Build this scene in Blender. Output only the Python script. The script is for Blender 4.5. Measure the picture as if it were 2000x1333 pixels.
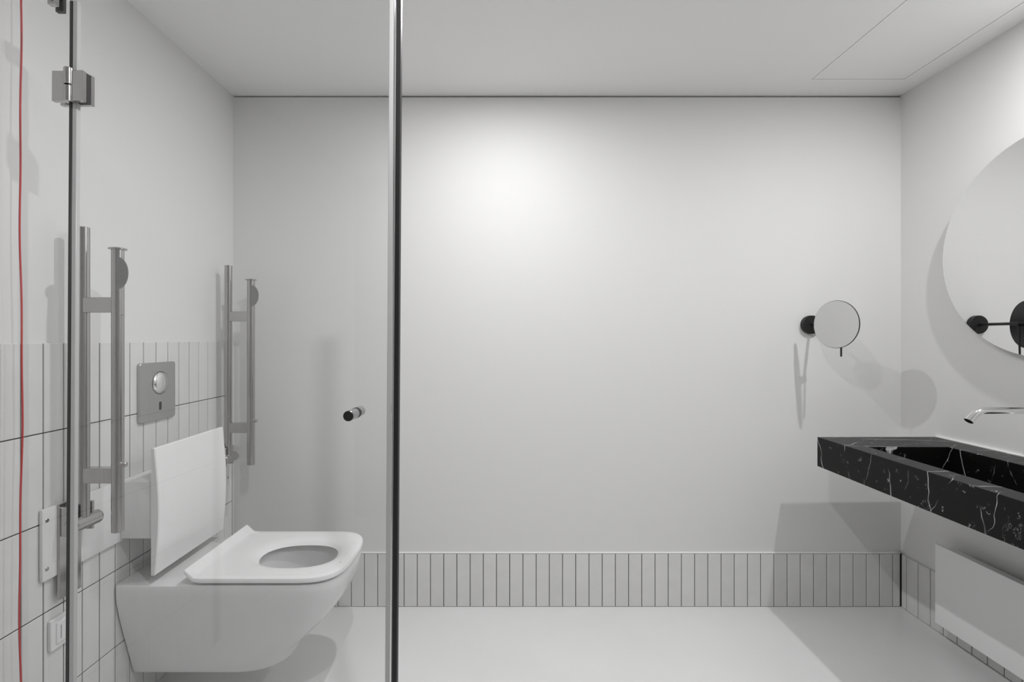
import bpy, bmesh, math, random
from mathutils import Vector, Matrix
random.seed(7)
for o in list(bpy.data.objects): bpy.data.objects.remove(o)
S = bpy.context.scene
C = S.collection

# ------------------------------------------------------------------ camera, world, lights, exposure
EYE = 1.255
cam_d = bpy.data.cameras.new('camera'); cam = bpy.data.objects.new('camera', cam_d); C.objects.link(cam)
cam.location = (0, 0, EYE); cam.rotation_euler = (math.pi/2, 0, 0)
cam_d.sensor_width = 36; cam_d.sensor_fit = 'HORIZONTAL'
cam_d.lens = 946/2000*36; cam_d.shift_x = 17/2000; cam_d.shift_y = -5.5/2000
cam_d.clip_start = 0.01
S.camera = cam
w = bpy.data.worlds.new('world'); S.world = w; w.use_nodes = True
w.node_tree.nodes['Background'].inputs[0].default_value = (0.8, 0.8, 0.8, 1)
w.node_tree.nodes['Background'].inputs[1].default_value = 0.0
S.view_settings.view_transform = 'Standard'; S.view_settings.look = 'None'
S.view_settings.gamma = 1; S.view_settings.use_curve_mapping = False
S.view_settings.exposure = 0.12
# room limits (metres)
XL, XR, YB, YR, ZC = -1.268, 1.866, 2.273, -1.1, 2.394
# recessed downlights: x, y, watts
LAMPS = [(0.0, 1.57, 9.0), (1.57, 1.23, 10.5), (0.0, 0.62, 10.0)]

# ------------------------------------------------------------------ materials
def nt(name):
    m = bpy.data.materials.new(name); m.use_nodes = True
    t = m.node_tree; b = t.nodes['Principled BSDF']
    return m, t, b
def g(v): return (v, v, v, 1)
def add(t, kind, **kw):
    n = t.nodes.new(kind)
    for k, v in kw.items(): setattr(n, k, v)
    return n
def simple(name, col, rough=0.5, metal=0.0, spec=0.5, bump=0.0, bscale=60, var=0.0, vscale=6, rnd=0.0):
    m, t, b = nt(name)
    col = col if isinstance(col, tuple) else g(col)
    b.inputs['Base Color'].default_value = col
    b.inputs['Roughness'].default_value = rough; b.inputs['Metallic'].default_value = metal
    b.inputs['Specular IOR Level'].default_value = spec
    tc = add(t, 'ShaderNodeTexCoord')
    if var or rnd:
        nz = add(t, 'ShaderNodeTexNoise'); nz.inputs['Scale'].default_value = vscale; nz.inputs['Detail'].default_value = 4
        oi = add(t, 'ShaderNodeObjectInfo')
        ad = add(t, 'ShaderNodeVectorMath', operation='MULTIPLY_ADD')
        ad.inputs[1].default_value = (1, 1, 1)
        t.links.new(tc.outputs['Object'], ad.inputs[0])
        t.links.new(oi.outputs['Location'], ad.inputs[2])
        t.links.new(ad.outputs[0], nz.inputs['Vector'])
        mr = add(t, 'ShaderNodeMapRange'); mr.inputs[1].default_value = 0.3; mr.inputs[2].default_value = 0.7
        mr.inputs[3].default_value = 1-var; mr.inputs[4].default_value = 1+var
        t.links.new(nz.outputs['Fac'], mr.inputs[0])
        mr2 = add(t, 'ShaderNodeMapRange'); mr2.inputs[3].default_value = 1-rnd; mr2.inputs[4].default_value = 1+rnd
        t.links.new(oi.outputs['Random'], mr2.inputs[0])
        mu = add(t, 'ShaderNodeMath', operation='MULTIPLY')
        t.links.new(mr.outputs[0], mu.inputs[0]); t.links.new(mr2.outputs[0], mu.inputs[1])
        vm = add(t, 'ShaderNodeVectorMath', operation='SCALE'); vm.inputs[0].default_value = col[:3]
        t.links.new(mu.outputs[0], vm.inputs['Scale']); t.links.new(vm.outputs[0], b.inputs['Base Color'])
    if bump:
        n2 = add(t, 'ShaderNodeTexNoise'); n2.inputs['Scale'].default_value = bscale; n2.inputs['Detail'].default_value = 3
        t.links.new(tc.outputs['Object'], n2.inputs['Vector'])
        bp = add(t, 'ShaderNodeBump'); bp.inputs['Strength'].default_value = bump; bp.inputs['Distance'].default_value = 0.01
        t.links.new(n2.outputs['Fac'], bp.inputs['Height']); t.links.new(bp.outputs[0], b.inputs['Normal'])
    return m
M = {}
M['paint'] = simple('wall_paint', (0.80, 0.797, 0.793, 1), 0.55, spec=0.3, bump=0.02, bscale=180)
M['rear'] = simple('grey_rear_wall', 0.42, 0.4)
M['ceil'] = simple('ceiling_paint', (0.94, 0.937, 0.932, 1), 0.7, spec=0.2)
M['floor'] = simple('floor_resin', (0.80, 0.797, 0.798, 1), 0.22, spec=0.45, bump=0.03, bscale=14, var=0.02, vscale=3)
M['tile'] = simple('tile_glaze', (0.77, 0.768, 0.762, 1), 0.28, spec=0.5, bump=0.05, bscale=25, var=0.025, vscale=14, rnd=0.03)
M['grout'] = simple('dark_grout', 0.07, 0.9)
M['trim'] = simple('white_trim', 0.85, 0.5)
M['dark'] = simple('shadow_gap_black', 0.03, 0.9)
M['ceramic'] = simple('white_ceramic', (0.84, 0.84, 0.84, 1), 0.12, spec=0.5)
M['seat'] = simple('white_duroplast', 0.90, 0.2, spec=0.5)
M['plastic'] = simple('white_plastic', 0.82, 0.4)
M['heater'] = simple('white_enamel', 0.92, 0.45)
M['black'] = simple('matt_black', 0.012, 0.45, spec=0.4)
M['rubber'] = simple('black_rubber', 0.012, 0.5)
M['dkseal'] = simple('dark_grey_seal', 0.05, 0.4)
M['seal'] = simple('grey_seal', 0.58, 0.3, spec=0.6)
M['red'] = simple('red_cord', (0.55, 0.03, 0.03, 1), 0.6)
M['chrome'] = simple('chrome', 0.85, 0.06, metal=1)
M['satin'] = simple('satin_plate', 0.50, 0.38, metal=0.85)
M['flap'] = simple('dark_satin_metal', 0.26, 0.4, metal=0.6)
M['magnify'] = simple('magnifying_mirror_silver', 0.70, 0.0, metal=1)
M['dchrome'] = simple('dark_chrome', 0.38, 0.08, metal=1)
M['mirror'] = simple('mirror_silver', 0.88, 0.0, metal=1)
M['screw'] = simple('screw_steel', 0.4, 0.3, metal=1)
def steel_mat():
    m, t, b = nt('brushed_steel')
    b.inputs['Metallic'].default_value = 1; b.inputs['Base Color'].default_value = (0.46, 0.452, 0.445, 1)
    tc = add(t, 'ShaderNodeTexCoord'); mp = add(t, 'ShaderNodeMapping'); mp.inputs['Scale'].default_value = (1400, 1400, 3)
    nz = add(t, 'ShaderNodeTexNoise'); nz.inputs['Scale'].default_value = 1; nz.inputs['Detail'].default_value = 2
    t.links.new(tc.outputs['Object'], mp.inputs[0]); t.links.new(mp.outputs[0], nz.inputs['Vector'])
    mr = add(t, 'ShaderNodeMapRange'); mr.inputs[3].default_value = 0.19; mr.inputs[4].default_value = 0.20
    t.links.new(nz.outputs['Fac'], mr.inputs[0]); t.links.new(mr.outputs[0], b.inputs['Roughness'])
    return m
M['steel'] = steel_mat()
def glass_mat():
    m = bpy.data.materials.new('clear_glass'); m.use_nodes = True; t = m.node_tree
    t.nodes.remove(t.nodes['Principled BSDF']); out = t.nodes['Material Output']
    tr = add(t, 'ShaderNodeBsdfTransparent'); tr.inputs[0].default_value = (0.975, 0.978, 0.977, 1)
    gl = add(t, 'ShaderNodeBsdfGlossy'); gl.inputs['Roughness'].default_value = 0.0; gl.inputs[0].default_value = g(1)
    lw = add(t, 'ShaderNodeLayerWeight'); lw.inputs[0].default_value = 0.5
    p = add(t, 'ShaderNodeMath', operation='POWER'); p.inputs[1].default_value = 5
    t.links.new(lw.outputs['Facing'], p.inputs[0])
    ma = add(t, 'ShaderNodeMath', operation='MULTIPLY_ADD'); ma.inputs[1].default_value = 0.96; ma.inputs[2].default_value = 0.04
    t.links.new(p.outputs[0], ma.inputs[0])
    mx = add(t, 'ShaderNodeMixShader'); t.links.new(ma.outputs[0], mx.inputs[0])
    t.links.new(tr.outputs[0], mx.inputs[1]); t.links.new(gl.outputs[0], mx.inputs[2]); t.links.new(mx.outputs[0], out.inputs[0])
    return m
M['glass'] = glass_mat()
def marble_mat():
    m, t, b = nt('black_marble')
    b.inputs['Roughness'].default_value = 0.36; b.inputs['Specular IOR Level'].default_value = 0.22
    tc = add(t, 'ShaderNodeTexCoord')
    def vein(scale, width, warp, sc, seed, mscale, mlo, mhi):
        mp = add(t, 'ShaderNodeMapping'); mp.inputs['Scale'].default_value = sc; mp.inputs['Location'].default_value = (seed, seed*1.7, seed*0.6)
        t.links.new(tc.outputs['Object'], mp.inputs[0])
        nz = add(t, 'ShaderNodeTexNoise'); nz.inputs['Scale'].default_value = scale; nz.inputs['Detail'].default_value = 5
        nz.inputs['Roughness'].default_value = warp
        t.links.new(mp.outputs[0], nz.inputs['Vector'])
        s = add(t, 'ShaderNodeMath', operation='SUBTRACT'); s.inputs[1].default_value = 0.5
        a = add(t, 'ShaderNodeMath', operation='ABSOLUTE')
        t.links.new(nz.outputs['Fac'], s.inputs[0]); t.links.new(s.outputs[0], a.inputs[0])
        mr = add(t, 'ShaderNodeMapRange'); mr.inputs[1].default_value = 0; mr.inputs[2].default_value = width
        mr.inputs[3].default_value = 1; mr.inputs[4].default_value = 0
        t.links.new(a.outputs[0], mr.inputs[0])
        n2 = add(t, 'ShaderNodeTexNoise'); n2.inputs['Scale'].default_value = mscale; n2.inputs['Detail'].default_value = 2
        t.links.new(mp.outputs[0], n2.inputs['Vector'])
        mk = add(t, 'ShaderNodeMapRange'); mk.inputs[1].default_value = mlo; mk.inputs[2].default_value = mhi
        t.links.new(n2.outputs['Fac'], mk.inputs[0])
        mu = add(t, 'ShaderNodeMath', operation='MULTIPLY'); t.links.new(mr.outputs[0], mu.inputs[0]); t.links.new(mk.outputs[0], mu.inputs[1])
        return mu
    def band(scale, rot, dist, lo, seed, mscale, mlo, mhi):
        mp = add(t, 'ShaderNodeMapping'); mp.inputs['Rotation'].default_value = rot; mp.inputs['Location'].default_value = (seed, seed*0.7, seed*1.3)
        t.links.new(tc.outputs['Object'], mp.inputs[0])
        wv = add(t, 'ShaderNodeTexWave', wave_type='BANDS', bands_direction='Y'); wv.inputs['Scale'].default_value = scale
        wv.inputs['Distortion'].default_value = dist; wv.inputs['Detail'].default_value = 4; wv.inputs['Detail Scale'].default_value = 1.6
        t.links.new(mp.outputs[0], wv.inputs['Vector'])
        mr = add(t, 'ShaderNodeMapRange'); mr.inputs[1].default_value = lo; mr.inputs[2].default_value = 1.0
        t.links.new(wv.outputs['Fac'], mr.inputs[0])
        n2 = add(t, 'ShaderNodeTexNoise'); n2.inputs['Scale'].default_value = mscale; n2.inputs['Detail'].default_value = 3
        t.links.new(mp.outputs[0], n2.inputs['Vector'])
        mk = add(t, 'ShaderNodeMapRange'); mk.inputs[1].default_value = mlo; mk.inputs[2].default_value = mhi
        t.links.new(n2.outputs['Fac'], mk.inputs[0])
        mu = add(t, 'ShaderNodeMath', operation='MULTIPLY'); t.links.new(mr.outputs[0], mu.inputs[0]); t.links.new(mk.outputs[0], mu.inputs[1])
        return mu
    v1 = band(1.9, (0.30, 0, 0.15), 3.0, 0.9984, 0.37, 9, 0.40, 0.58)
    v0 = band(2.6, (-0.35, 0, -0.5), 5.0, 0.9992, 1.9, 8, 0.47, 0.62)
    v2 = vein(12.0, 0.004, 0.6, (1, 1.3, 0.6), 8.4, 9, 0.60, 0.78)
    v3 = vein(70, 0.03, 0.6, (1, 1, 1), 5.2, 40, 0.66, 0.72)
    m1 = add(t, 'ShaderNodeMath', operation='MAXIMUM'); m2 = add(t, 'ShaderNodeMath', operation='MAXIMUM')
    t.links.new(v1.outputs[0], m1.inputs[0]); t.links.new(v2.outputs[0], m1.inputs[1])
    m3 = add(t, 'ShaderNodeMath', operation='MAXIMUM'); t.links.new(m1.outputs[0], m3.inputs[0]); t.links.new(v0.outputs[0], m3.inputs[1])
    t.links.new(m3.outputs[0], m2.inputs[0]); t.links.new(v3.outputs[0], m2.inputs[1])
    mx = add(t, 'ShaderNodeMix', data_type='RGBA'); mx.inputs['A'].default_value = g(0.004); mx.inputs['B'].default_value = g(0.62)
    t.links.new(m2.outputs[0], mx.inputs['Factor']); t.links.new(mx.outputs['Result'], b.inputs['Base Color'])
    return m
M['marble'] = marble_mat()
def emit_mat():
    m, t, b = nt('lamp_lens'); b.inputs['Base Color'].default_value = g(0.9)
    b.inputs['Emission Color'].default_value = g(1); b.inputs['Emission Strength'].default_value = 6
    return m
M['lens'] = emit_mat()

# ------------------------------------------------------------------ mesh helpers
def bm_new(): return bmesh.new()
def box(bm, x0, x1, y0, y1, z0, z1, bev=0.0, seg=1):
    r = bmesh.ops.create_cube(bm, size=1)
    vs = r['verts']
    bmesh.ops.scale(bm, vec=(x1-x0, y1-y0, z1-z0), verts=vs)
    bmesh.ops.translate(bm, vec=((x0+x1)/2, (y0+y1)/2, (z0+z1)/2), verts=vs)
    if bev:
        es = list({e for v in vs for e in v.link_edges})
        bmesh.ops.bevel(bm, geom=es, offset=bev, segments=seg, profile=0.5, affect='EDGES')
    return bm
def cyl(bm, p0, p1, r0, r1=None, seg=28, cap=True):
    p0 = Vector(p0); p1 = Vector(p1); r1 = r0 if r1 is None else r1
    d = (p1-p0).normalized(); q = d.to_track_quat('Z', 'Y').to_matrix()
    a = []; b = []
    for i in range(seg):
        t = 2*math.pi*i/seg; u = q @ Vector((math.cos(t), math.sin(t), 0))
        a.append(bm.verts.new(p0+u*r0)); b.append(bm.verts.new(p1+u*r1))
    for i in range(seg):
        j = (i+1) % seg; bm.faces.new((a[i], a[j], b[j], b[i]))
    if cap: bm.faces.new(a[::-1]); bm.faces.new(b)
    return bm
def rod(bm, p0, p1, r, edge=0.001, seg=28):
    """cylinder with softened rims"""
    p0 = Vector(p0); p1 = Vector(p1); d = (p1-p0).normalized()
    return loft(bm, [ring(p0, d, r-edge, seg), ring(p0+d*edge, d, r, seg), ring(p1-d*edge, d, r, seg), ring(p1, d, r-edge, seg)], True, True)
def ring(c, d, r, seg):
    q = Vector(d).to_track_quat('Z', 'Y').to_matrix(); c = Vector(c)
    return [c + q @ Vector((r*math.cos(2*math.pi*i/seg), r*math.sin(2*math.pi*i/seg), 0)) for i in range(seg)]
def loft(bm, rings, cap0=False, cap1=False):
    R = [[bm.verts.new(p) for p in rg] for rg in rings]
    n = len(R[0])
    for a, b in zip(R, R[1:]):
        for i in range(n):
            j = (i+1) % n; bm.faces.new((a[i], a[j], b[j], b[i]))
    if cap0: bm.faces.new(R[0][::-1])
    if cap1: bm.faces.new(R[-1])
    return bm
def tube(bm, pts, r, seg=12):
    pts = [Vector(p) for p in pts]; rings = []
    up = None
    for i, p in enumerate(pts):
        d = (pts[min(i+1, len(pts)-1)] - pts[max(i-1, 0)]).normalized()
        if up is None:
            up = Vector((0, 0, 1)) if abs(d.z) < 0.9 else Vector((0, 1, 0))
        s = d.cross(up).normalized(); up = s.cross(d).normalized()
        rr = r[i] if isinstance(r, (list, tuple)) else r
        rings.append([p + (s*math.cos(2*math.pi*k/seg) + up*math.sin(2*math.pi*k/seg))*rr for k in range(seg)])
    return loft(bm, rings, True, True)
def rrect(cx, cy, w, h, r, k=5):
    """rounded rectangle outline, 2D points counter-clockwise"""
    out = []
    for sx, sy, a0 in ((1, 1, 0), (-1, 1, 90), (-1, -1, 180), (1, -1, 270)):
        for i in range(k+1):
            a = math.radians(a0+90*i/k)
            out.append((cx+sx*(w/2-r)+r*math.cos(a), cy+sy*(h/2-r)+r*math.sin(a)))
    return out
def finish(bm): bmesh.ops.recalc_face_normals(bm, faces=bm.faces)
def obj(name, bm, mat, parent=None, smooth=False, world=True):
    bmesh.ops.remove_doubles(bm, verts=bm.verts, dist=1e-6)
    finish(bm)
    if parent is not None and world: bm.transform(pm(parent).inverted())
    me = bpy.data.meshes.new(name); bm.to_mesh(me); bm.free()
    if smooth:
        for p in me.polygons: p.use_smooth = True
        me.set_sharp_from_angle(angle=math.radians(38))
    me.materials.append(M[mat])
    o = bpy.data.objects.new(name, me); C.objects.link(o)
    if parent is not None: o.parent = parent
    return o
def pm(o):
    m = o.matrix_basis.copy()
    return pm(o.parent) @ m if o.parent else m
def thing(name, label, cat, loc=(0, 0, 0), rot=(0, 0, 0), group=None):
    o = bpy.data.objects.new(name, None); C.objects.link(o)
    o.location = loc; o.rotation_euler = rot; o.empty_display_size = 0.1
    return tag(o, label, cat, group)
def tag(o, label, cat, group=None):
    o['label'] = label; o['category'] = cat
    if group: o['group'] = group
    return o
def struct(o, label=None):
    o['kind'] = 'structure'
    if label: o['label'] = label
    return o

# ------------------------------------------------------------------ room shell
T = 0.1
struct(obj('floor', box(bm_new(), XL-T, XR+T, YR-T, YB+T, -T, 0), 'floor'), 'smooth light grey resin floor of the bathroom')
wl = struct(obj('wall_left', box(bm_new(), XL-T, XL, YR-T, YB+T, 0, ZC), 'paint'), 'white painted left wall with stacked tile wainscot')
wr = struct(obj('wall_right', box(bm_new(), XR, XR+T, YR-T, YB+T, 0, ZC), 'paint'), 'white painted right wall behind the vanity and round mirror')
bm = bm_new()
box(bm, XL, XR, YB, YB+T, 0, ZC-0.008)
wb = struct(obj('wall_back', bm, 'paint'), 'white painted back wall with low tiled skirting')
obj('shadow_gap', box(bm_new(), XL, XR, YB+0.03, YB+T, ZC-0.008, ZC+0.0), 'dark', wb)
struct(obj('wall_rear', box(bm_new(), XL, XR, YR-T, YR, 0, ZC), 'rear'), 'mid grey wall behind the viewer')
# ceiling with a hatch opening
HX0, HX1, HY0, HY1, GAP = 1.356, 1.764, 1.33, 2.130, 0.0035
bm = bm_new()
for x0, x1, y0, y1 in ((XL-T, HX0, YR-T, YB+T), (HX1, XR+T, YR-T, YB+T), (HX0, HX1, YR-T, HY0), (HX0, HX1, HY1, YB+T)):
    box(bm, x0, x1, y0, y1, ZC, ZC+0.03)
ceil = struct(obj('ceiling', bm, 'ceil'), 'flat white ceiling')
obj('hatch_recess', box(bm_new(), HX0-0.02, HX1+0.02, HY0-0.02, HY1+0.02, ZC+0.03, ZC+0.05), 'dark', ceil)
tag(obj('access_hatch', box(bm_new(), HX0+GAP, HX1-GAP, HY0+GAP, HY1-GAP, ZC, ZC+0.028), 'ceil'),
    'flush white access hatch outlined by a thin gap in the ceiling', 'hatch')

# ------------------------------------------------------------------ tiles
PIT, TH, TTOP = 0.0617, 0.2485, 1.2425
JG = 0.0031
def tile_mesh(w, h, d, name):
    """slab lying in the XZ plane, face towards -Y, soft edges; w along X, h along Z"""
    bm = bm_new(); c = 0.0014
    f = [(-w/2+c, -d, -h/2+c), (w/2-c, -d, -h/2+c), (w/2-c, -d, h/2-c), (-w/2+c, -d, h/2-c)]
    m = [(-w/2, -d+c, -h/2), (w/2, -d+c, -h/2), (w/2, -d+c, h/2), (-w/2, -d+c, h/2)]
    b = [(-w/2, 0, -h/2), (w/2, 0, -h/2), (w/2, 0, h/2), (-w/2, 0, h/2)]
    loft(bm, [b, m, f], True, True); finish(bm)
    me = bpy.data.meshes.new(name); bm.to_mesh(me); bm.free(); me.materials.append(M['tile']); return me
cache = {}
def tile(parent, w, h, d, loc, rz):
    k = (round(w, 4), round(h, 4), round(d, 4))
    if k not in cache: cache[k] = tile_mesh(w, h, d, 'tile')
    o = bpy.data.objects.new('tile', cache[k]); C.objects.link(o); o.parent = parent
    o.location = loc; o.rotation_euler = (random.uniform(-.0012, .0012), 0, rz+random.uniform(-.004, .004)); return o
# back wall skirting row
FB = 0.012
obj('grout_bed', box(bm_new(), XL, XR, YB-FB+0.0035, YB, 0, TH-.004), 'grout', wb)
x = 0.0300
while x > XL+0.004: x -= PIT
while x < XR-0.012:
    a, b = max(x, XL+0.006), min(x+PIT, XR-0.0125)
    if b-a > 0.012: tile(wb, b-a-JG, TH-JG, FB, ((a+b)/2, YB, TH/2), 0)
    x += PIT
# left wall wainscot, five rows
FL = 0.006
obj('grout_bed', box(bm_new(), XL, XL+FL-0.0025, 0.3, YB-FB, 0, TTOP-.004), 'grout', wl)
y = 2.1319
while y+PIT < YB: y += PIT
while y > 0.32:
    a, b = y, min(y+PIT, YB-FB-0.002)
    if b-a > 0.01:
        for r in range(5):
            tile(wl, b-a-JG, TH-JG, FL, (XL, (a+b)/2, TTOP-TH*(r+0.5)), math.pi/2)
    y -= PIT
# right wall skirting row
FR = 0.010; PR = 0.0622
obj('grout_bed', box(bm_new(), XR-FR+0.0035, XR, 0.3, YB-FB, 0, TH-.004), 'grout', wr)
y = 2.231
while y > 0.32:
    a, b = y, min(y+PR, YB-FB-0.002)
    tile(wr, b-a-JG, TH-JG, FR, (XR, (a+b)/2, TH/2), -math.pi/2)
    y -= PR
struct(obj('trim_1', box(bm_new(), XL+FL, XR-FR, YB-FB-0.001, YB, TH, TH+0.004, 0.0008), 'trim'), 'thin white edge strip along the top of the back skirting tiles')

# ------------------------------------------------------------------ downlights
for i, (lx, ly, pw) in enumerate(LAMPS):
    lab = ['recessed round ceiling downlight nearest the back wall', 'recessed round ceiling downlight above the black vanity',
           'recessed round ceiling downlight in front of the glass door'][i]
    t = thing('downlight', lab, 'lamp', (lx, ly, ZC), group='recessed ceiling downlights')
    bm = bm_new()
    loft(bm, [ring((lx, ly, ZC), (0, 0, 1), 0.045, 40), ring((lx, ly, ZC-0.003), (0, 0, 1), 0.044, 40), ring((lx, ly, ZC-0.003), (0, 0, 1), 0.036, 40), ring((lx, ly, ZC), (0, 0, 1), 0.035, 40)])
    obj('trim_ring', bm, 'trim', t, True)
    obj('lens', cyl(bm_new(), (lx, ly, ZC-0.001), (lx, ly, ZC-0.0002), 0.035), 'lens', t)
    ld = bpy.data.lights.new('downlight_beam', 'AREA'); ld.shape = 'DISK'; ld.size = 0.035; ld.energy = pw
    lo = bpy.data.objects.new('downlight_beam', ld); C.objects.link(lo); lo.location = (0, 0, -0.006); lo.parent = t

# ------------------------------------------------------------------ toilet
TY = 1.763; XW = XL+FL+0.0015        # centre line and wall face
t = thing('toilet', 'white wall-hung toilet with an oval-holed seat between the two grab bars', 'toilet', (XW, TY, 0.0))
def dsec(w_, xf, z, xs=None, n=2.6, rc=0.006):
    """D-shaped plan outline: flat at the wall, rounded at the front"""
    L = xf-XW
    f = min(1, (z-.116)/.33); xs = xf-(.165+.005*f); n = 2.3+1.0*f
    pts = []
    for i in range(8): pts.append((XW, -w_+rc+(2*w_-2*rc)*(1-i/7)))          # along the wall, +y to -y
    for i in range(14): pts.append((XW+rc+(xs-XW-rc)*i/14, -w_))
    N = 40
    for i in range(N+1):
        a = -math.pi/2+math.pi*i/N
        c, s = math.cos(a), math.sin(a)
        pts.append((xs+(xf-xs)*abs(c)**(2/n), w_*math.copysign(abs(s)**(2/n), s)))
    for i in range(1, 14+1): pts.append((xs+(XW+rc-xs)*i/14, w_))
    return [Vector((p[0], TY+p[1], z)) for p in pts]
prof = [(0.116, .112, -.765), (0.119, .117, -.757), (0.128, .121, -.750), (0.15, .127, -.738), (0.19, .138, -.708), (0.235, .151, -.660), (0.29, .167, -.610), (0.347, .182, -.566), (0.39, .191, -.548), (0.42, .1945, -.541), (0.444, .195, -.539), (0.450, .1935, -.541), (0.452, .190, -.545)]
rings = [dsec(w_, xf, z) for z, w_, xf in prof]
def egg(cx, ax_f, ax_b, ay, z, ref):
    out = []
    for p in ref:
        a = math.atan2(p.y-TY, p.x-cx); ax = ax_f if math.cos(a) > 0 else ax_b
        c, s = math.cos(a), math.sin(a); n = 2.3
        r = (abs(c/ax)**n+abs(s/ay)**n)**(-1/n)
        out.append(Vector((cx+r*c, TY+r*s, z)))
    return out
ref = rings[-1]; HC = -.735
rings += [egg(HC, .150, .165, .118, .452, ref), egg(HC, .147, .162, .115, .447, ref), egg(HC, .146, .160, .114, .40, ref), egg(HC, .135, .15, .105, .33, ref), egg(HC-.03, .10, .11, .08, .26, ref), egg(HC-.05, .06, .07, .05, .215, ref)]
bm = loft(bm_new(), rings, True, True)
obj('bowl', bm, 'ceramic', t, True)
# seat
def seat_outline(inset, z):
    xf, xb, w_ = -.535-inset, -1.036+inset, .195-inset
    xs = -.705+inset*0; n = 3.4; pts = []
    for i in range(8): pts.append((xb, w_*(1-2*i/7)*0.985))
    for i in range(14): pts.append((xb+.006+(xs-xb-.006)*i/14, -w_))
    for i in range(41):
        a = -math.pi/2+math.pi*i/40; c, s = math.cos(a), math.sin(a)
        pts.append((xs+(xf-xs)*abs(c)**(2/n), w_*math.copysign(abs(s)**(2/n), s)))
    for i in range(1, 15): pts.append((xs+(xb+.006-xs)*i/14, w_))
    out = []
    for px, py in pts: out.append(Vector((px, TY+py, z+lip(px))))
    return out
def lip(px): return max(0.0, -1.002-px)*0.9
ref = seat_outline(0, 0)
SC = -.735
so = [egg(SC, .128, .143, .096, .4595, ref), seat_outline(.011, .4575), seat_outline(.0, .461), seat_outline(.0, .470), seat_outline(.0025, .4745), seat_outline(.007, .476), seat_outline(.028, .4755)]
for f, z in ((.06, .4755), (.035, .4745), (.018, .4715), (.007, .467), (.001, .462)):
    so.append(egg(SC, .131+f, .146+f*1.2, .099+f*.75, z, ref))
so.append(so[0])
# the strip behind the lip is kept: a lip-following ring just inside the outline
strip = [Vector((max(p.x, -1.006), p.y, .4757)) for p in seat_outline(.028, 0)]
so.insert(7, strip)
obj('seat', loft(bm_new(), so), 'seat', t, True)
# backrest support box and wall board behind the toilet
t = thing('back_support', 'white upright back support panel on a wall box behind the toilet seat', 'back support', (XW, TY, .592))
obj('wall_board', box(bm_new(), XW, -1.250, 1.314, 2.212, .590, .787, .003, 2), 'plastic', t, True)
obj('box', box(bm_new(), -1.2495, -1.143, 1.580, 1.946, .600, .786, .003, 2), 'plastic', t, True)
for yy in (1.327, 2.199):
    for zz in (.755, .622):
        obj('screw', rod(bm_new(), (-1.251, yy, zz), (-1.2485, yy, zz), .0055, .0008, 16), 'screw', t, True)
# back panel: flat behind, gently bulged in front
bm = bm_new(); NL = 14
def lidx(z, y): 
    u = (z-.484)/(.897-.484)
    return -1.129+.013*math.sin(math.pi*u)-.002*u
def plate(xoff, inset):
    rows = []
    for i in range(NL+1):
        z = .484+inset+(.413-2*inset)*i/NL; row = []
        for j in range(NL+1):
            y = TY-.192+inset+(.384-2*inset)*j/NL
            row.append(bm.verts.new((-1.1425 if xoff < -.01 else lidx(z, y)+xoff, y, z)))
        rows.append(row)
    return rows
F = plate(0.0, .003); G = plate(-.003, 0.0); H = plate(-.012, 0.0)
def gridfaces(Rw, flip):
    for i in range(NL):
        for j in range(NL):
            q = (Rw[i][j], Rw[i][j+1], Rw[i+1][j+1], Rw[i+1][j]); bm.faces.new(q[::-1] if flip else q)
gridfaces(F, False); gridfaces(H, True)
def border(Rw): return [Rw[0][j] for j in range(NL+1)]+[Rw[i][NL] for i in range(1, NL+1)]+[Rw[NL][j] for j in range(NL-1, -1, -1)]+[Rw[i][0] for i in range(NL-1, 0, -1)]
for A, B in ((F, G), (G, H)):
    a, b = border(A), border(B)
    for i in range(len(a)):
        j = (i+1) % len(a); bm.faces.new((a[i], a[j], b[j], b[i]))
for row in G[1:-1]:
    for v in row[1:-1]: bm.verts.remove(v)
obj('back_panel', bm, 'seat', t, True)

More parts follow.
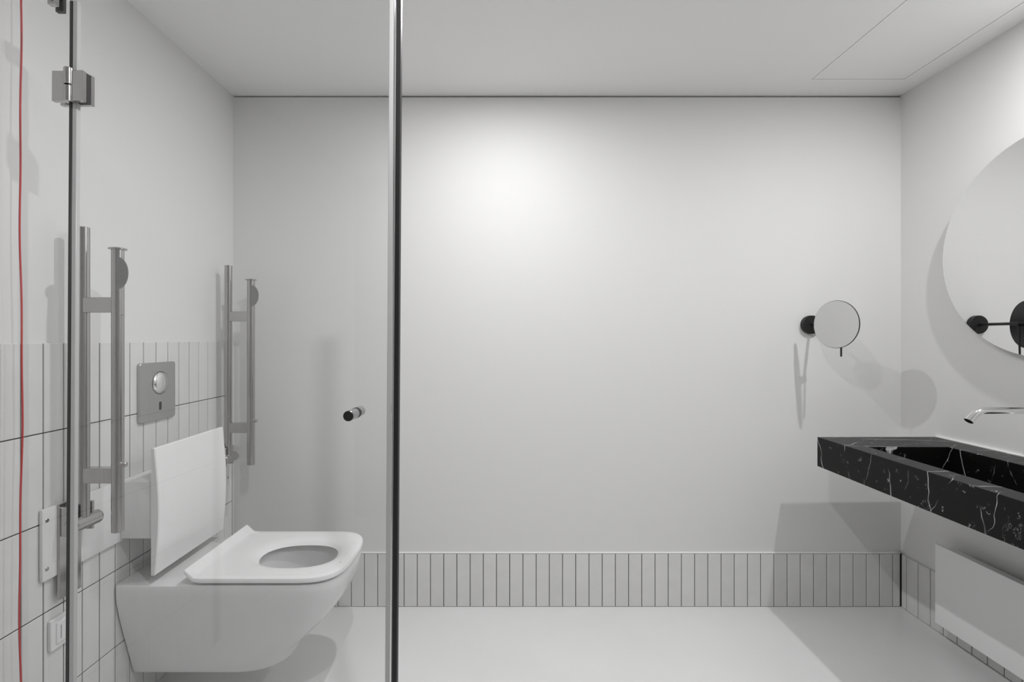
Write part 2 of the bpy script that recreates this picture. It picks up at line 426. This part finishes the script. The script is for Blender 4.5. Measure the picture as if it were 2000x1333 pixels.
# ------------------------------------------------------------------ fold-up grab bars
def grab_bar(yb, label):
    t = thing('grab_bar', label, 'grab bar', (-1.249, yb, .52), group='fold-up steel grab bars beside the toilet')
    r = .0155; XB, XF, ZP = -1.207, -1.108, .727
    obj('wall_plate', box(bm_new(), -1.2495, -1.243, yb-.036, yb+.036, .520, .790, .0015), 'steel', t)
    for s in (-1, 1):
        bm = bm_new(); box(bm, -1.244, XB+.006, yb+s*.028-.004, yb+s*.028+.004, ZP-.030, ZP+.052, .0015)
        obj('cheek', bm, 'steel', t)
    hb = obj('pivot_hub', rod(bm_new(), (XB, yb-.040, ZP), (XB, yb+.046, ZP), .0205, .003), 'steel', t, True)
    obj('end_cap', rod(bm_new(), (XB, yb+.0445, ZP), (XB, yb+.052, ZP), .019, .004), 'steel', hb, True)
    obj('bar_tube', rod(bm_new(), (XB, yb, ZP+.006), (XB, yb, 1.574), r, .0012), 'steel', t, True)
    obj('bar_tube', rod(bm_new(), (XF, yb, .699), (XF, yb, 1.510), r, .0012), 'steel', t, True)
    obj('tube_cap', rod(bm_new(), (XF, yb, 1.509), (XF, yb, 1.5135), .0225, .001), 'steel', t, True)
    for z in (1.350, .862):
        obj('crosspiece', box(bm_new(), XB+.006, XF-.006, yb-.012, yb+.012, z-.0215, z+.0215, .001), 'steel', t)
    # half-round flap of the paper roll holder on the outer tube
    bm = bm_new(); n = 20; a = math.radians(2); ux, uy = math.cos(a), math.sin(a)
    nx, ny = -uy, ux
    fr = []; bk = []
    for i in range(n+1):
        ph = -math.pi/2+math.pi*i/n; u = .031*math.cos(ph); z = 1.441+.046*math.sin(ph)
        px, py = XF+.008+u*ux, yb-.014+u*uy
        fr.append((px, py, z)); bk.append((px+nx*.003, py+ny*.003, z))
    loft(bm, [fr, bk], True, True)
    obj('holder_flap', bm, 'flap', t)
    s1 = obj('pin', rod(bm_new(), (XF+.011, yb-.006, .893), (XF+.030, yb-.006, .893), .0068, .001, 16), 'steel', t, True)
    obj('pin', rod(bm_new(), (XF+.0135, yb-.004, 1.322), (XF+.0175, yb-.004, 1.322), .003, .0005, 12), 'screw', t, True)
grab_bar(1.392, 'brushed steel grab bar folded up beside the toilet, nearer the glass hinge')
grab_bar(2.127, 'brushed steel grab bar folded up in the corner behind the toilet')

# ------------------------------------------------------------------ flush plate
t = thing('flush_plate', 'satin metal flush plate with round button on the tiles above toilet', 'flush plate', (XW, 1.7575, .959))
def wall_plate(x0, x1, yc, zc, wy, hz, r, bev=.0015):
    bm = bm_new(); rs = []
    for x, ins in ((x0, 0), (x1-bev, 0), (x1, bev)):
        rs.append([Vector((x, py, pz)) for py, pz in rrect(yc, zc, wy-2*ins, hz-2*ins, max(r-ins, .001), 5)])
    return loft(bm, rs, True, True)
pl = obj('plate', wall_plate(XW, XW+.010, 1.7575, 1.063, .180, .208, .010), 'satin', t, True)
bm = bm_new(); rs = []
for i in range(9):
    a = math.pi/2*i/9; rs.append(ring((XW+.0095+.013*math.sin(a), 1.766, 1.0925), (1, 0, 0), .040*math.cos(a), 36))
loft(bm, rs, True, True)
bt = obj('button', bm, 'chrome', t, True)
obj('button_gap', cyl(bm_new(), (XW+.0099, 1.766, 1.0925), (XW+.0103, 1.766, 1.0925), .0418, seg=40), 'black', t)
obj('slot', wall_plate(XW+.0095, XW+.0104, 1.766, 1.0085, .013, .031, .006, .0001), 'black', t)

# ------------------------------------------------------------------ wall switch
t = thing('wall_switch', 'white square rocker switch low on the tiles below grab bar', 'switch', (XW, 1.383, .384))
obj('frame', wall_plate(XW, XW+.009, 1.383, .427, .086, .086, .004, .002), 'plastic', t, True)
rk = obj('rocker', wall_plate(XW+.0085, XW+.0125, 1.383, .427, .056, .060, .002, .0015), 'plastic', t, True)
rk.rotation_euler = (0, 0, 0)
obj('slot', box(bm_new(), XW+.0115, XW+.0128, 1.366, 1.369, .408, .446), 'satin', t)

# ------------------------------------------------------------------ red emergency pull cord
CX, CY = -1.22, 1.225
t = thing('pull_cord', 'thin red emergency pull cord hanging by the left wall', 'cord', (CX, CY, .08))
pts = []; n = 90
for i in range(n+1):
    z = ZC-.02-(ZC-.02-.14)*i/n
    pts.append((CX+.0018*math.sin(z*7.3)+.0011*math.sin(z*19+1), CY+.002*math.sin(z*5+2), z))
obj('cord', tube(bm_new(), pts, .0021, 8), 'red', t, True)
obj('ceiling_switch', rod(bm_new(), (CX, CY, ZC-.028), (CX, CY, ZC), .032, .004), 'plastic', t, True)
bm = bm_new(); tube(bm, [(CX+.03*math.cos(a*math.pi/9), CY, .11+.03*math.sin(a*math.pi/9)) for a in range(19)], .004, 8)
obj('pull_ring', bm, 'red', t, True)

# ------------------------------------------------------------------ glass screen and glass door
LEAN = 0.0064; HX, HY = -1.0295, 1.15; GT = 2.054
t = thing('glass_screen', 'narrow fixed glass panel between left wall and door hinge', 'glass panel', (HX, HY, 0), (0, LEAN, 0))
obj('pane', box(bm_new(), -.226, -.006, -.004, .004, .006, GT), 'glass', t, world=False)
obj('wall_channel', box(bm_new(), -.2315, -.218, -.009, .009, .006, GT), 'seal', t, world=False)
obj('seal', box(bm_new(), -.0085, -.001, -.006, .006, .006, GT, .001), 'dkseal', t, True, world=False)
cl = obj('clamp', box(bm_new(), -.052, -.033, -.016, -.0045, GT-.016, GT+.020, .001), 'steel', t, world=False)
obj('clamp_plate_shaded', box(bm_new(), -.052, -.033, .0045, .014, GT-.020, GT+.020, .001), 'rubber', cl, world=False)  # rear clamp block, coloured black to stand in for its shade
obj('clamp_screw', rod(bm_new(), (-.0425, -.0175, GT-.006), (-.0425, -.0155, GT-.006), .004, .0005, 14), 'screw', cl, True, world=False)
HZ = 1.848
obj('hinge_leaf', box(bm_new(), -.040, -.0095, -.016, -.006, HZ-.037, HZ+.034, .0008), 'steel', t, world=False)
obj('hinge_leaf', box(bm_new(), -.040, -.001, .006, .016, HZ-.037, HZ+.034, .0008), 'steel', t, world=False)

t = thing('glass_door', 'frameless clear glass shower door with steel hinge, standing slightly ajar', 'glass door', (HX, HY, 0), (0, LEAN, -0.049))
obj('pane', box(bm_new(), .006, .760, -.004, .004, .015, GT), 'glass', t, world=False)
obj('hinge_seal', box(bm_new(), .0, .011, -.0055, .0055, .015, GT, .001), 'seal', t, True, world=False)
bm = bm_new(); box(bm, .757, .7735, -.0065, .0065, .015, GT, .0025, 3)
obj('edge_seal', bm, 'seal', t, True, world=False)
obj('seal_bead', rod(bm_new(), (.770, -.0055, .015), (.770, -.0055, GT), .0025, .0005, 12), 'chrome', t, True, world=False)
obj('magnet_strip', box(bm_new(), .774, .7845, -.0075, .0075, .015, GT, .001), 'rubber', t, world=False)
# hinge
hg = obj('hinge', rod(bm_new(), (.0, -.015, HZ-.039), (.0, -.015, HZ-.0015), .0095, .001), 'steel', t, True, world=False)
obj('knuckle', rod(bm_new(), (.0, -.015, HZ+.0015), (.0, -.015, HZ+.040), .0095, .001), 'steel', hg, True, world=False)
obj('hinge_plate', box(bm_new(), .001, .036, -.017, -.006, HZ-.037, HZ+.034, .0008), 'steel', hg, world=False)
obj('hinge_plate', box(bm_new(), .001, .036, .006, .016, HZ-.037, HZ+.034, .0008), 'steel', hg, world=False)
obj('gasket', box(bm_new(), .002, .0345, -.0058, .0058, HZ-.036, HZ+.033), 'rubber', hg, world=False)
# knob
KX, KZ = .683, 1.087
kb = obj('knob', rod(bm_new(), (KX, -.046, KZ), (KX, -.006, KZ), .0118, .0015), 'dchrome', t, True, world=False)
obj('knob_cap', rod(bm_new(), (KX, -.0475, KZ), (KX, -.0445, KZ), .0114, .0008), 'rubber', kb, True, world=False)
obj('knob_washer', rod(bm_new(), (KX, -.0062, KZ), (KX, .0062, KZ), .0123, .0005), 'rubber', kb, True, world=False)
obj('knob_back', rod(bm_new(), (KX, .006, KZ), (KX, .034, KZ), .0118, .0015), 'dchrome', kb, True, world=False)

# ------------------------------------------------------------------ cosmetic mirror on the back wall
MXb, MZ = 1.436, 1.318; MX, MY, MC = 1.4165, 2.065, 1.314
YAW = math.radians(72); MN = Vector((-math.sin(YAW), -math.cos(YAW), 0)); MP = Vector((MX, MY, MC))
t = thing('magnifying_mirror', 'small round magnifying mirror on a black arm from the back wall', 'mirror', (MXb, YB, MZ))
obj('wall_base', rod(bm_new(), (MXb, YB, MZ), (MXb, YB-.022, MZ), .043, .002, 40), 'black', t, True)
JP = MP-MN*.026; JP.z = MZ
obj('arm', tube(bm_new(), [(MXb, YB-.02, MZ), (MXb+.004, YB-.06, MZ), (JP.x, JP.y+.01, MZ)], .0065), 'black', t, True)
obj('joint', rod(bm_new(), JP-MN*.010, MP-MN*.004, .010, .002), 'black', t, True)
sh = obj('mirror_shell', rod(bm_new(), MP-MN*.005, MP, .1018, .0012, 72), 'black', t, True)
obj('mirror_face', cyl(bm_new(), MP-MN*.001, MP+MN*.0005, .1002, seg=72), 'magnify', sh, True)
obj('lever', rod(bm_new(), (JP.x+.004, JP.y-.002, MZ-.004), (JP.x+.002, JP.y-.004, 1.176), .0036, .001, 12), 'black', t, True)

# ------------------------------------------------------------------ round wall mirror
RX, RY, RZ, RR = 1.825, 1.622, 1.577, .391
t = thing('round_mirror', 'large round frameless mirror on the right wall above the vanity', 'mirror', (XR, RY, RZ-RR))
obj('mirror_glass', rod(bm_new(), (RX+.005, RY, RZ), (RX, RY, RZ), RR, .0012, 160), 'mirror', t, True)
obj('back_plate', rod(bm_new(), (XR, RY, RZ), (RX+.005, RY, RZ), RR*.62, .001, 96), 'black', t, True)

# ------------------------------------------------------------------ black marble vanity
VX0, VX1, VZ0, VZ1 = 1.350, 1.8575, .705, .830
YFf, YFb, YN = 2.082, 2.086, .80
bx0, bx1, by0, by1, bz = 1.425, 1.737, 1.285, 1.892, .735
t = thing('vanity', 'black marble wall-hung vanity slab with a sunken rectangular basin', 'vanity', (VX1, 1.45, VZ0))
bm = bm_new()
def poly(z, ins=0.0): return [(VX0+ins, YN+ins, z), (VX1-ins, YN+ins, z), (VX1-ins, YFb-ins, z), (VX0+ins, YFf-ins, z)]
def rect(z, a=0.0): return [(bx0+a, by0+a, z), (bx1-a, by0+a, z), (bx1-a, by1-a, z), (bx0+a, by1-a, z)]
loft(bm, [poly(VZ0, .001), poly(VZ0+.001), poly(VZ1-.001), poly(VZ1, .001), rect(VZ1), rect(VZ1-.001, .001), rect(bz, .004)], True, True)
obj('slab', bm, 'marble', t)
obj('drain', rod(bm_new(), (1.58, 1.59, bz-.001), (1.58, 1.59, bz+.003), .03, .001), 'chrome', t, True)
obj('sealant', box(bm_new(), VX1-.0015, XR, YN, YFb, VZ1-.004, VZ1+.004), 'trim', t)

# spout
FY, FZ = 1.60, 1.016
t = thing('spout', 'chrome wall spout with angled tip over the black basin', 'faucet', (XR, FY, FZ))
r = .0115
pts = [(XR-.002, FY, FZ), (1.60, FY, FZ), (1.585, FY, FZ-.0008), (1.572, FY, FZ-.004), (1.561, FY, FZ-.010), (1.551, FY, FZ-.019), (1.537, FY, FZ-.035)]
obj('tube', tube(bm_new(), pts, [r, r, r, r, r, r*1.02, r*1.12], 24), 'chrome', t, True)
obj('wall_flange', rod(bm_new(), (XR, FY, FZ), (XR-.008, FY, FZ), .030, .002, 40), 'chrome', t, True)
d = (Vector(pts[-1])-Vector(pts[-2])).normalized(); p = Vector(pts[-1])
obj('aerator', rod(bm_new(), p-d*.002, p+d*.0012, r*1.0, .0005, 24), 'rubber', t, True)

# ------------------------------------------------------------------ panel heater
t = thing('panel_heater', 'flat white panel heater on the right wall under the vanity', 'heater', (XR, 1.45, .076))
PX = 1.790
obj('front_panel', box(bm_new(), PX, PX+.012, .95, 2.009, .076, .404, .0015), 'heater', t)
obj('body', box(bm_new(), PX+.012, PX+.040, .98, 1.975, .10, .400, .001), 'heater', t)
for yy in (1.15, 1.80):
    obj('bracket', box(bm_new(), PX+.040, XR-FR*0, yy-.02, yy+.02, .30, .37), 'heater', t)
